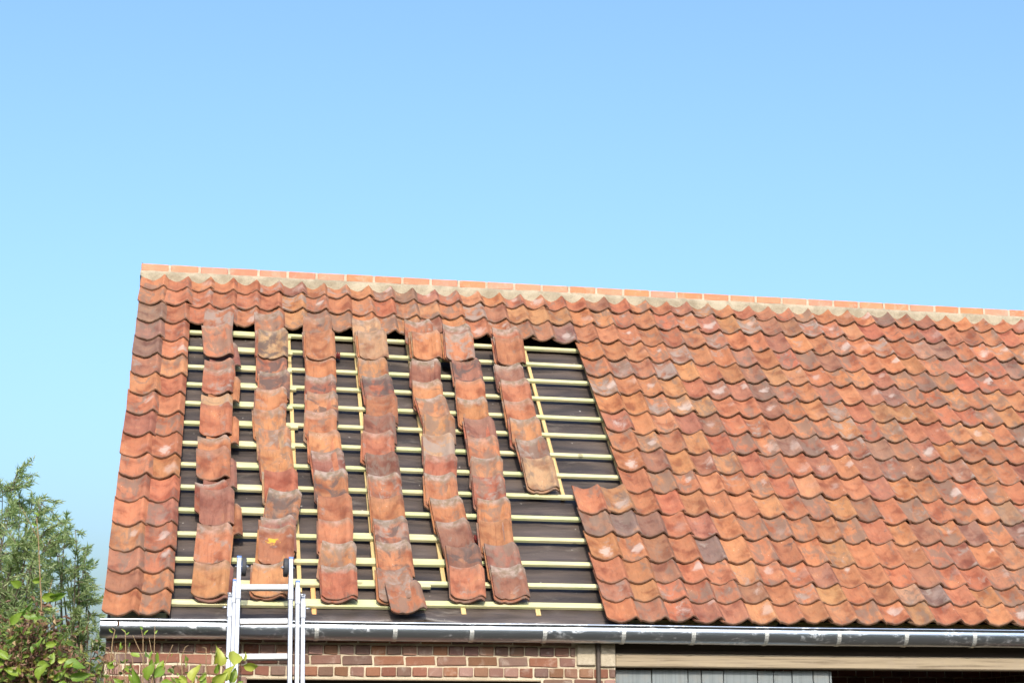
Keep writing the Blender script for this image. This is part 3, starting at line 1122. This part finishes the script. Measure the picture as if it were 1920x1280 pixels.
for row, pts in ROWS.items():
    for i, (u, v) in enumerate(pts, 1):
        kind = 's' if (row, i) in SOOT else ('l' if (row, i) in LICH else 'n')
        col = lcol()
        grey = min(1, max(0, random.gauss(.40, .25)))
        rot = random.uniform(-.05, .05)
        u += random.uniform(-.008, .008)
        du = (pts[min(i, len(pts) - 1)][0] - u) if i < len(pts) else 0
        dv = v - pts[min(i, len(pts) - 1)][1] if i < len(pts) else 1
        if i > 2 and dv > .15:
            rot += .5 * math.atan2(du, dv)
        nh, nt = .068, .019
        if i == 1:
            nh, nt = .100, .062
            v -= .045
        elif i == 2:
            nh, nt = (.140, .080) if row > 1 else (.150, .062)
            v -= .070
            if row == 1:
                rot = .10
        elif row == 1:
            nh, nt = {3: (.030, .018), 4: (.045, .036), 5: (.040, .020), 6: (.090, .036), 7: (.036, .020), 8: (.060, .036), 9: (.036, .02), 10: (.100, .036), 11: (.100, .036), 12: (.032, .020)}[i]
            v += {4: .02, 6: -.045, 10: -.058, 11: -.058, 12: .042}.get(i, 0)
        if row == 4 and i == 14:
            nh, nt, rot = .060, .046, .10
            v = .27
        elif row > 1 and i == len(pts) and row < 7 or (row == 4 and i == 13):
            nh, nt = .056, .018
            v += .020
        if row == 7 and i == 8:
            rot = .03
        what = tone(col)
        if kind == 's': what = 'soot-stained'
        if kind == 'l': what = 'yellow-lichened'
        last = ', lowest' if i == len(pts) else ''
        lay(u, v, nh, nt, rot, kind, col, grey, f'{what} loose pantile, {ORD[i]} from the top of the {ROWNAME[row]}', .8 if (row, i) == (4, 14) else .87 if 1 < row < 7 and i >= 13 else 1.0)
        # a second tile nested underneath, edge showing
        if row == 1:
            if i in (2, 4, 6, 8, 10):
                lay(u + .055, v - .10, .016, .012, rot + random.uniform(-.03, .03), 'n', lcol(), .3, f'pantile under the {ORD[i]} tile of the {ROWNAME[row]}, right edge showing')
            elif i in (11, 12):
                lay(u + random.uniform(.012, .03), v - .02, nh - .018, nt - .018, rot - .02, 'n', lcol(), .3, f'pantile under the {ORD[i]} tile of the {ROWNAME[row]}, right edge showing')
        elif i == 2:
            for q in (1, 2):
                lay(u - .012 * q, v + .012 * q, nh - .017 * q, nt - .017 * q, rot + random.uniform(-.02, .02), 'n', lcol(), .3, f'{"upper" if q == 1 else "lower"} of two pantiles nested under the second tile of the {ROWNAME[row]}')
        elif i > 2 and not (row == 4 and i == 14):
            lay(u - random.uniform(.004, .018), v - random.uniform(.0, .028), nh - .0165, nt - .0165, rot + random.uniform(-.02, .02), 'n', lcol(), .3, f'pantile nested under the {ORD[i]} tile of the {ROWNAME[row]}, edge showing', .87 if row < 7 and i >= 13 else 1.0)

# two small dark red ribbed blocks on the battens
for u, v, lab in ((1.665, 3.335, 'small dark red ribbed block on a high batten beside third loose row'), (2.555, .885, 'small dark red ribbed block on a low batten between loose rows')):
    mb = MB()
    c = P(u, v, .012)
    root = empty('red_block', c)
    for k in range(5):
        mb.box(P(u - .030 + .015 * k, v - .012 + random.uniform(-.003, .003), .012 + .003 * (k % 2)), .0125, .062, .034, RM, bev=.004)
    mb.build('rib', M['red'], root)
    mb = MB()
    mb.box(P(u, v - .012, .004), .074, .045, .02, RM, bev=.004)
    mb.build('core', M['red'], root)
    tag(root, lab, 'block', 'dark red blocks')

# ------------------------------------------------------------------ ladder
LA = math.radians(70)
LD = Vector((0, math.cos(LA), math.sin(LA)))          # up along the ladder
LN = Vector((0, -math.sin(LA), math.cos(LA)))         # towards the climber
LP0 = Vector((0, GY - GR - .03, H - .03))             # rests on the gutter lip
LM = Matrix((UD, LD, LN)).transposed()
def lpt(px, py, n):
    """where the sight line through a photo pixel meets the ladder plane offset by n"""
    a, b = at(px, py, -3), at(px, py, 3)
    d = b - a
    q = LP0 + LN * n
    t = (q - a).dot(LN) / d.dot(LN)
    r = a + d * t - LP0
    return r.x, r.dot(LD)
lad_x, _ = lpt(502, 1160, .05)
foot = LP0 - LD * ((LP0.z) / LD.z)
ladder = empty('ladder', (lad_x, foot.y, 0))
tag(ladder, 'white aluminium three-section ladder with wheels leaning on the gutter', 'ladder')
SW, SD = .028, .050
secs = [  # (left top, right top, n offset of centre)
    ((431.5, 1120), (568, 1116), .025),
    ((440.5, 1094), (558, 1090), .080),
    ((448.5, 1049), (545.5, 1047), .135),
]
FOOTL = -LP0.z / LD.z
for si, (lt, rt_, n) in enumerate(secs):
    xl, tl = lpt(lt[0], lt[1], n)
    xr, tr = lpt(rt_[0], rt_[1], n)
    top = (tl + tr) / 2
    bot = FOOTL + (.02 if si == 0 else .12 * si)
    for x in (xl, xr):
        mb = MB()
        c = LP0 + UD * x + LD * ((top + bot) / 2) + LN * n
        mb.box(c, SW, top - bot, SD, LM, bev=.003)
        st = mb.build('stringer', M['alu'], ladder)
        mb = MB()
        mb.box(LP0 + UD * x + LD * (top + .004) + LN * n, SW + .003, .014, SD + .003, LM, bev=.002)
        mb.build('end_cap', M['blue'] if si > 0 else M['alu'], st)
        # guide bracket sleeve
        if si < 3:
            gy = top - (.24 if si == 2 else .10)
            mb = MB()
            mb.box(LP0 + UD * (x + (.003 if x < (xl + xr) / 2 else -.003) * 0) + LD * gy + LN * (n + .002), SW + .006, .12, SD + .006, LM, bev=.003)
            mb.build('guide_bracket', M['alu'], st)
            if si < 2:
                sx = -1 if x == xl else 1
                mb = MB()
                q = LP0 + UD * (x + sx * .012) + LD * (gy + .02) + LN * n
                mb.tube([q, q + UD * sx * .035], .006, 8)
                mb.build('bolt', M['steel'], st)
    # rungs
    _, t0 = lpt(500, 1101, .135)
    _, t1 = lpt(500, 1231, .135)
    step = (t0 - t1) / 2
    t = t0 if si == 2 else (t0 - step if si == 1 else t0 - step * 1.0)
    if si < 2:
        t -= step * 3
    while t > bot + .1:
        mb = MB()
        mb.box(LP0 + UD * ((xl + xr) / 2) + LD * t + LN * n, xr - xl - SW - .002, .040, .03, LM @ Matrix.Rotation(.022, 3, 'Z'), bev=.004)
        mb.build('rung', M['rung'], ladder)
        t -= step
    if si == 2:
        for x, s in ((xl, 1), (xr, -1)):
            mb = MB()
            q = LP0 + UD * (x + s * (SW / 2 + .016)) + LD * (top - .055) + LN * (n - .004)
            pr = [(0, 0), (.022, 0), (.058, .0), (.062, .004), (.062, .026), (.058, .030), (.022, .030), (0, .030)]
            vs, fs = [], []
            NS = 28
            for k in range(NS):
                a = 2 * math.pi * k / NS
                e = LD * math.cos(a) + LN * math.sin(a)
                for rr, w in pr[1:-1]:
                    vs.append(q + e * rr + UD * s * (w - .012))
            K = len(pr) - 2
            for k in range(NS):
                for m_ in range(K):
                    a, b = k * K + m_, k * K + (m_ + 1) % K
                    a2, b2 = ((k + 1) % NS) * K + m_, ((k + 1) % NS) * K + (m_ + 1) % K
                    fs.append((a, a2, b2, b))
            mb.add(vs, fs, False)
            wh = mb.build('wheel', M['rubber'], ladder)
            mb = MB()
            mb.tube([q - UD * s * .011, q + UD * s * .017], .0235, 16, smooth=False)
            mb.tube([q - UD * s * .0135, q - UD * s * .0115], .045, 20, smooth=False)
            mb.build('hub', M['blue'], wh)
            mb = MB()
            mb.tube([q - UD * s * .055, q + UD * s * .036], .006, 8)
            mb.tube([q + UD * s * .019, q + UD * s * .025], .012, 6)
            mb.build('axle', M['steel'], wh)

# ------------------------------------------------------------------ plants
def leaves_mesh(name, pos, dirs, length, width, mat, fold=.25, pair=True):
    """narrow leaves as folded 4-triangle blades; arrays of base points and directions"""
    n = len(pos)
    d = dirs / np.linalg.norm(dirs, axis=1, keepdims=True)
    a = rng.normal(size=(n, 3))
    s = np.cross(d, a)
    s /= np.linalg.norm(s, axis=1, keepdims=True)
    nn = np.cross(s, d)
    L = (length * rng.uniform(.6, 1.25, n))[:, None]
    Wd = (width * rng.uniform(.7, 1.2, n))[:, None]
    p0 = pos
    p1 = pos + d * L * .45 + s * Wd * .5 + nn * Wd * fold
    p2 = pos + d * L * .5 - nn * Wd * .1
    p3 = pos + d * L * .45 - s * Wd * .5 + nn * Wd * fold
    p4 = pos + d * L - nn * L * .12
    V = np.stack([p0, p1, p2, p3, p4], 1).reshape(-1, 3)
    base = np.arange(n)[:, None] * 5
    F = np.stack([base + [0, 1, 2], base + [1, 4, 2], base + [0, 2, 3], base + [2, 4, 3]], 1).reshape(-1, 3)
    me = bpy.data.meshes.new(name)
    me.from_pydata(V.tolist(), [], F.tolist())
    lr = np.repeat(rng.uniform(0, 1, n), 5).astype(np.float32)
    me.attributes.new('lr', 'FLOAT', 'POINT').data.foreach_set('value', lr)
    me.materials.append(mat)
    me.update()
    return me


# unseen wood across the field, added to darken gutter reflections and block low sky
wp, wd = [], []
random.seed(40)
for _ in range(15000):
    x = random.uniform(-170, 170)
    hh = 14.0 + 2.0 * math.sin(x * .21) + 1.5 * math.sin(x * .53 + 1)
    wp.append((x, -52 + random.uniform(-3, 3), random.uniform(0, hh)))
    wd.append((random.gauss(0, 1), random.gauss(0, 1), random.gauss(0, 1)))
wood = link('unseen_woodland', leaves_mesh('unseen_woodland', np.array(wp), np.array(wd), 2.4, 1.8, leaf_mat('unseen wood leaves', (.03, .05, .02), (.06, .08, .03), (.08, .09, .04), .2)))
tag(wood, 'unseen row of leafy trees behind the camera, added to block low sky light', 'trees', None, 'stuff')


def willow(base, tips, label, nsub=26, leafl=.078, leafw=.0125, spread=.32, per=34):
    """tips: crown branch tips (world). Branches grow from the trunk to every tip and carry leafy twigs."""
    root = empty('willow_tree', base)
    tag(root, label, 'tree', 'trees behind the barn')
    top = max(t.z for t in tips)
    cx = sum(t.x for t in tips) / len(tips)
    cy = sum(t.y for t in tips) / len(tips)
    fork = Vector((base[0] * .6 + cx * .4, base[1] * .6 + cy * .4, top * .42))
    br = MB()
    br.tube([base, Vector(base) * .5 + fork * .5 + Vector((.05, .03, 0)), fork], [.09, .07, .045], 8)
    pos, dr = [], []
    for t in tips:
        a = fork
        mid = a.lerp(t, .5) + Vector((random.uniform(-.2, .2), random.uniform(-.2, .2), random.uniform(.0, .25)))
        pts = [((1 - s) ** 2) * a + 2 * s * (1 - s) * mid + s * s * t for s in [q / 10 for q in range(11)]]
        br.tube(pts, [.013 * (1 - s / 11) + .002 for s in range(11)], 5)
        for _ in range(nsub):
            s = 1 - .72 * random.random() ** 1.6
            p = ((1 - s) ** 2) * a + 2 * s * (1 - s) * mid + s * s * t
            axis = (t - mid).normalized()
            d = (axis * random.uniform(.1, .7) + Vector((random.gauss(.1, .75), random.gauss(0, .75), random.gauss(.10, .5)))).normalized()
            ln = spread * random.uniform(.5, 1.3) * (1.15 - .45 * s)
            q = p + d * ln + Vector((0, 0, -.22 * ln))
            br.tube([p, p.lerp(q, .5) + Vector((0, 0, .02)), q], [.006, .004, .002], 3, caps=False)
            for k in range(per):
                w = random.uniform(.1, 1.02)
                pp = p.lerp(q, w)
                ld = d * random.uniform(.5, 1.0) + Vector((random.gauss(0, .6), random.gauss(0, .6), random.gauss(-.12, .5)))
                pos.append(pp)
                dr.append(ld)
    br.build('trunk', M['bark'], root)
    off = np.array(base)
    me = leaves_mesh('crown', np.array([tuple(p) for p in pos]) - off, np.array([tuple(d) for d in dr]), leafl, leafw, M['willow'])
    link('crown', me, root)
    return root


random.seed(5)
YT = 5.5
tipsA = [at(x - 3, y + 14, YT + random.uniform(-.8, .8)) for x, y in ((34, 872), (8, 900), (-30, 880), (-70, 905), (40, 925), (66, 920), (82, 925), (20, 950), (-20, 960), (94, 962), (70, 985), (40, 1000), (0, 1010), (-60, 1000), (95, 1000), (-110, 950), (60, 1050), (20, 1060), (-30, 1070), (90, 1060), (-100, 1060), (40, 1110), (-10, 1120), (-60, 1130), (20, 1160), (70, 1120))]
gA = at(-20, 1300, YT)
willow(Vector((gA.x, YT, 0)), tipsA, 'taller feathery green tree at the left edge of the picture', nsub=19, per=44)
tipsB = [at(x - 9, y + 8, YT + .6 + random.uniform(-.5, .5)) for x, y in ((133, 975), (150, 985), (118, 985), (108, 998), (165, 1018), (150, 1030), (125, 1020), (168, 1050), (105, 1040), (140, 1060), (172, 1090), (155, 1100), (120, 1085), (172, 1118), (150, 1130), (200, 1195), (202, 1235))]
gB = at(135, 1300, YT + .6)
willow(Vector((gB.x, YT + .6, 0)), tipsB, 'smaller feathery green tree right beside the tiled verge', nsub=11, spread=.25, per=40)


def leaf_mesh(name, mat, w=.5, seed=0, tooth=.0):
    """one broad leaf, unit length along +Y, cupped along the midrib"""
    r = random.Random(seed)
    n = 7
    out = []
    for i in range(n + 1):
        s = i / n
        wd = w * .5 * (math.sin(math.pi * s ** .75) ** .8) * (1 + r.uniform(-.08, .08))
        out.append((s, wd))
    vs, fs = [], []
    droop = r.uniform(.15, .45)
    curl = r.uniform(.3, .9)
    wv = r.uniform(0, 6)
    for s, wd in out:
        z = -droop * s * s
        e1, e2 = .05 * math.sin(s * 9 + wv), .05 * math.sin(s * 8 + wv + 2)
        vs += [(-wd * .92, s + r.uniform(-.02, .02), z + wd * curl + e1), (-wd * .5, s, z + wd * curl * .35 + r.uniform(-.015, .015)), (.02 * math.sin(s * 4 + wv), s, z), (wd * .5, s, z + wd * curl * .35 + r.uniform(-.015, .015)), (wd * .95, s + r.uniform(-.02, .02), z + wd * curl * .8 + e2)]
    for i in range(n):
        for k in range(4):
            a = i * 5 + k
            fs.append((a, a + 1, a + 6, a + 5))
    me = bpy.data.meshes.new(name)
    me.from_pydata(vs, [], fs)
    me.polygons.foreach_set('use_smooth', [True] * len(fs))
    me.materials.append(mat)
    me.update()
    return me


LEAF = [leaf_mesh('leaf', M['leaf'], .62, q) for q in range(3)]
LEAFY = [leaf_mesh('leaf', M['leaf_y'], .66, 10 + q) for q in range(3)]
LEAFN = [leaf_mesh('leaf', M['leaf'], .36, 20 + q) for q in range(2)]


def put_leaf(parent, p, ln, up_angle, face, meshes, k=1.0):
    """leaf with base at p; up_angle rotates it in the picture plane (0 = tip up), face tilts it to the viewer"""
    o = link('leaf', random.choice(meshes), parent)
    o.location = Vector(p) - wloc(parent)
    R = Matrix.Rotation(up_angle, 4, 'Y') @ Matrix.Rotation(math.pi / 2 + face + random.uniform(-.55, .55), 4, 'X') @ Matrix.Rotation(random.uniform(-1.0, 1.0), 4, 'Y')
    o.matrix_local = Matrix.Translation(o.location) @ R @ Matrix.Diagonal((ln * .66 * random.uniform(.75, 1.2), ln * .70, ln * .74, 1)) @ Matrix.Scale(k, 4)
    return o


def shrub(name, label, cat, base, stems, mat_stem, group=None):
    root = empty(name, base)
    tag(root, label, cat, group)
    for pts, rad in stems:
        mb = MB()
        mb.tube(pts, [rad * (1 - .75 * i / (len(pts) - 1)) for i in range(len(pts))], 6)
        mb.build('stem', mat_stem, root)
    return root


def curve_pts(pxs, Y, z0=True):
    pts = [at(x, y, Y) for x, y in pxs]
    if z0:
        b = pts[0].copy()
        pts = [Vector((b.x + random.uniform(-.05, .05), b.y, 0)), Vector((b.x, b.y, b.z * .55))] + pts
    return pts


# thin sapling in front of the trees
YS = -1.6
stems = [(curve_pts([(78, 1280), (76, 1210), (74, 1180), (78, 1135), (75, 1080), (72, 1010), (68, 960)], YS), .009),
         ([at(78, 1135, YS), at(92, 1112, YS), at(98, 1085, YS)], .004),
         ([at(72, 1010, YS), at(58, 985, YS), at(40, 950, YS)], .003)]
b0 = at(78, 1280, YS)
sap = shrub('sapling', 'thin pale sapling with a few broad leaves before the trees', 'sapling', (b0.x, YS, 0), stems, M['twig'])
for x, y, l, a, f in ((78, 1120, .12, 1.45, -.2), (60, 1089, .10, 1.25, -.3), (40, 1098, .1, -1.2, .1), (92, 1118, .13, 1.5, .0), (80, 1190, .12, 1.4, .0), (96, 1197, .10, 1.6, .2), (72, 968, .05, -.6, 0), (70, 985, .05, -1.2, 0), (66, 1155, .14, -1.3, -.1), (46, 1150, .12, -1.9, 0)):
    put_leaf(sap, at(x, y, YS - .01), l, a, f, LEAF)

# bramble thicket at the lower left: stems, dry brown leaves, fresh leaves
def thicket(label, x0, x1, topf, Y, nst, nleaf, dead, seed, green_frac):
    random.seed(seed)
    b = at((x0 + x1) / 2, 1280, Y)
    root = empty('bramble_bush', (b.x, Y, 0))
    tag(root, label, 'bush', 'brambles before the barn')
    mb = MB()
    pos, dr = [], []
    for _ in range(nst):
        x = random.uniform(x0, x1)
        y = topf(x) + random.uniform(0, 90) ** 1
        yy = Y + random.uniform(-.35, .35)
        t = at(x, y, yy)
        s = Vector((t.x + random.uniform(-.4, .4), yy + random.uniform(-.2, .2), 0))
        m = s.lerp(t, .6) + Vector((random.uniform(-.15, .15), 0, random.uniform(.0, .2)))
        pts = [((1 - q) ** 2) * s + 2 * q * (1 - q) * m + q * q * t for q in [k / 9 for k in range(10)]]
        mb.tube(pts, [.006 - .0045 * k / 9 for k in range(10)], 4, caps=False)
        for _k in range(nleaf):
            q = random.uniform(.5, 1.0)
            p = ((1 - q) ** 2) * s + 2 * q * (1 - q) * m + q * q * t
            p = p + Vector((random.gauss(0, .06), random.gauss(0, .06), random.gauss(0, .05)))
            pos.append(tuple(p))
            dr.append((random.gauss(0, 1), random.gauss(0, .7), random.gauss(-.1, .7)))
    mb.build('stems', M['stem'], root)
    pos, dr = np.array(pos) - np.array((b.x, Y, 0)), np.array(dr)
    sel = rng.uniform(size=len(pos)) < green_frac
    tag(link('dry_foliage', leaves_mesh('dry_foliage', pos[~sel], dr[~sel], .042, .020, M['dead'], .45), root), kind='stuff')
    tag(link('foliage', leaves_mesh('foliage', pos[sel], dr[sel], .046, .024, M['bramble'], .35), root), kind='stuff')
    return root
topA = lambda x: 1150 + 40 * math.sin(x * .05 + 1) * .5 + max(0, x - 60) * .45
bA = thicket('tangled brown and green bramble bush at lower left corner', -120, 130, topA, -1.5, 210, 80, 0, 3, .45)
for x, y, l, a, f in ((60, 1225, .16, .4, -.1), (15, 1235, .14, -1.0, 0), (45, 1190, .1, -.4, 0), (68, 1250, .12, 1.2, .2), (30, 1150, .15, 1.1, 0), (20, 1170, .14, .7, .1), (95, 1245, .10, .2, 0), (118, 1250, .17, 1.35, -.1), (130, 1268, .16, 1.5, .1), (110, 1278, .12, 2.2, 0), (72, 1275, .14, .2, 0), (10, 1205, .12, .9, 0), (40, 1262, .13, -1.3, 0), (85, 1210, .09, 1.3, .3), (55, 1160, .12, 1.3, 0), (100, 1275, .12, .8, 0), (-10, 1260, .12, .5, 0), (20, 1275, .11, .1, 0)):
    put_leaf(bA, at(x, y, -1.9 + random.uniform(-.05, .05)), l, a, f, LEAF)
for x, y in ((108, 1240), (122, 1250)):
    put_leaf(bA, at(x, y, -1.92), .07, 1.2, 0, LEAFY)
topB = lambda x: 1195 + 35 * math.sin(x * .11)
bB = thicket('thin bramble with dark dry leaves by the barn corner', 95, 215, topB, -1.1, 40, 22, 0, 4, .40)

bC = thicket('low yellow-green undergrowth along the foot of the picture left of ladder', 185, 405, lambda x: 1238 + 14 * math.sin(x * .09), -1.45, 60, 18, 0, 6, .72)

# dry stalks before the wall left of the ladder
YD = -1.7
random.seed(9)
stems = []
for pxs in ([(285, 1280), (289, 1240), (291, 1205), (289, 1170)], [(266, 1280), (270, 1230), (268, 1195), (265, 1180)], [(232, 1280), (236, 1220), (234, 1185), (228, 1178)],
            [(280, 1280), (268, 1235), (255, 1205), (248, 1190)], [(205, 1270), (212, 1200), (215, 1180), (208, 1176)], [(300, 1280), (312, 1240), (322, 1215), (323, 1208)],
            [(341, 1280), (342, 1230), (348, 1212), (353, 1209)], [(385, 1280), (388, 1230), (386, 1214), (380, 1212)], [(240, 1280), (225, 1245), (210, 1225), (198, 1220)],
            [(290, 1280), (283, 1225), (280, 1195)], [(315, 1280), (306, 1255), (300, 1240)], [(255, 1280), (248, 1235), (240, 1215)], [(218, 1280), (222, 1240), (220, 1210)]):
    stems.append((curve_pts([(x + random.uniform(-2, 2), y) for x, y in pxs], YD + random.uniform(-.12, .12)), .0055))
b0 = at(275, 1280, YD)
dry = shrub('dry_shrub', 'bare dry stalks with few small leaves before the wall', 'shrub', (b0.x, YD, 0), stems, M['twig'])
for x, y, l, a, f in ((268, 1180, .05, -.7, 0), (270, 1190, .05, .4, 0), (290, 1188, .04, .5, 0), (236, 1185, .05, -.8, 0), (236, 1190, .045, .7, 0), (212, 1185, .05, -1.0, 0), (215, 1195, .05, .6, 0), (262, 1230, .08, -1.2, .3), (280, 1235, .07, .1, 0), (292, 1245, .10, .15, .2), (228, 1215, .05, -.4, 0), (240, 1212, .05, .5, 0), (250, 1262, .10, -1.0, .2), (215, 1250, .09, -1.2, 0), (277, 1262, .12, .3, 0), (300, 1260, .10, .1, 0), (205, 1245, .06, .8, 0), (346, 1240, .05, .3, .2), (320, 1230, .03, .6, 0)):
    put_leaf(dry, at(x, y, YD - .05), l, a, f, LEAFN if l < .08 else LEAF)
for x, y, l, a, f in ((262, 1280, .13, -.6, 0), (275, 1275, .15, .2, .1), (290, 1270, .14, .6, 0), (300, 1285, .12, 1.2, 0), (248, 1290, .12, -.2, 0), (230, 1285, .09, -.9, 0)):
    put_leaf(dry, at(x, y, YD - .1), l, a, f, LEAF)

# branch of large yellow-green leaves in front of the ladder
YL = -2.1
random.seed(12)
stems = [(curve_pts([(440, 1300), (446, 1270), (451, 1245), (454, 1228)], YL), .008), ([at(450, 1258, YL), at(462, 1248, YL)], .003),
         (curve_pts([(395, 1300), (410, 1270), (425, 1256), (440, 1246)], YL + .05), .006), ([at(425, 1256, YL), at(410, 1240, YL)], .003),
         (curve_pts([(355, 1300), (360, 1285), (366, 1270)], YL), .006)]
b0 = at(440, 1290, YL)
lb = shrub('leafy_shrub', 'large yellow-green leaves on a twig overlapping the ladder', 'shrub', (b0.x, YL, 0), stems, M['stem'])
for x, y, l, a, f in ((400, 1246, .125, .35, .1), (414, 1248, .105, -.05, -.1), (438, 1246, .135, .06, 0), (455, 1238, .06, .5, .2), (456, 1246, .105, 1.75, .2), (425, 1276, .10, .2, 0), (362, 1278, .115, .1, .0), (352, 1280, .09, -.9, 0), (402, 1280, .10, .9, .2)):
    put_leaf(lb, at(x, y, YL - .02), l, a, f, LEAFY, 1.25)
for x, y, l, a, f in ((404, 1262, .09, .3, .4), (432, 1280, .12, .35, .2), (372, 1275, .08, .9, 0), (395, 1285, .1, .9, .1), (345, 1285, .10, -.9, .1), (378, 1290, .10, .2, 0), (418, 1290, .12, -.5, 0), (440, 1288, .08, .8, .3)):
    put_leaf(lb, at(x, y, YL + .02), l, a, f, LEAF)
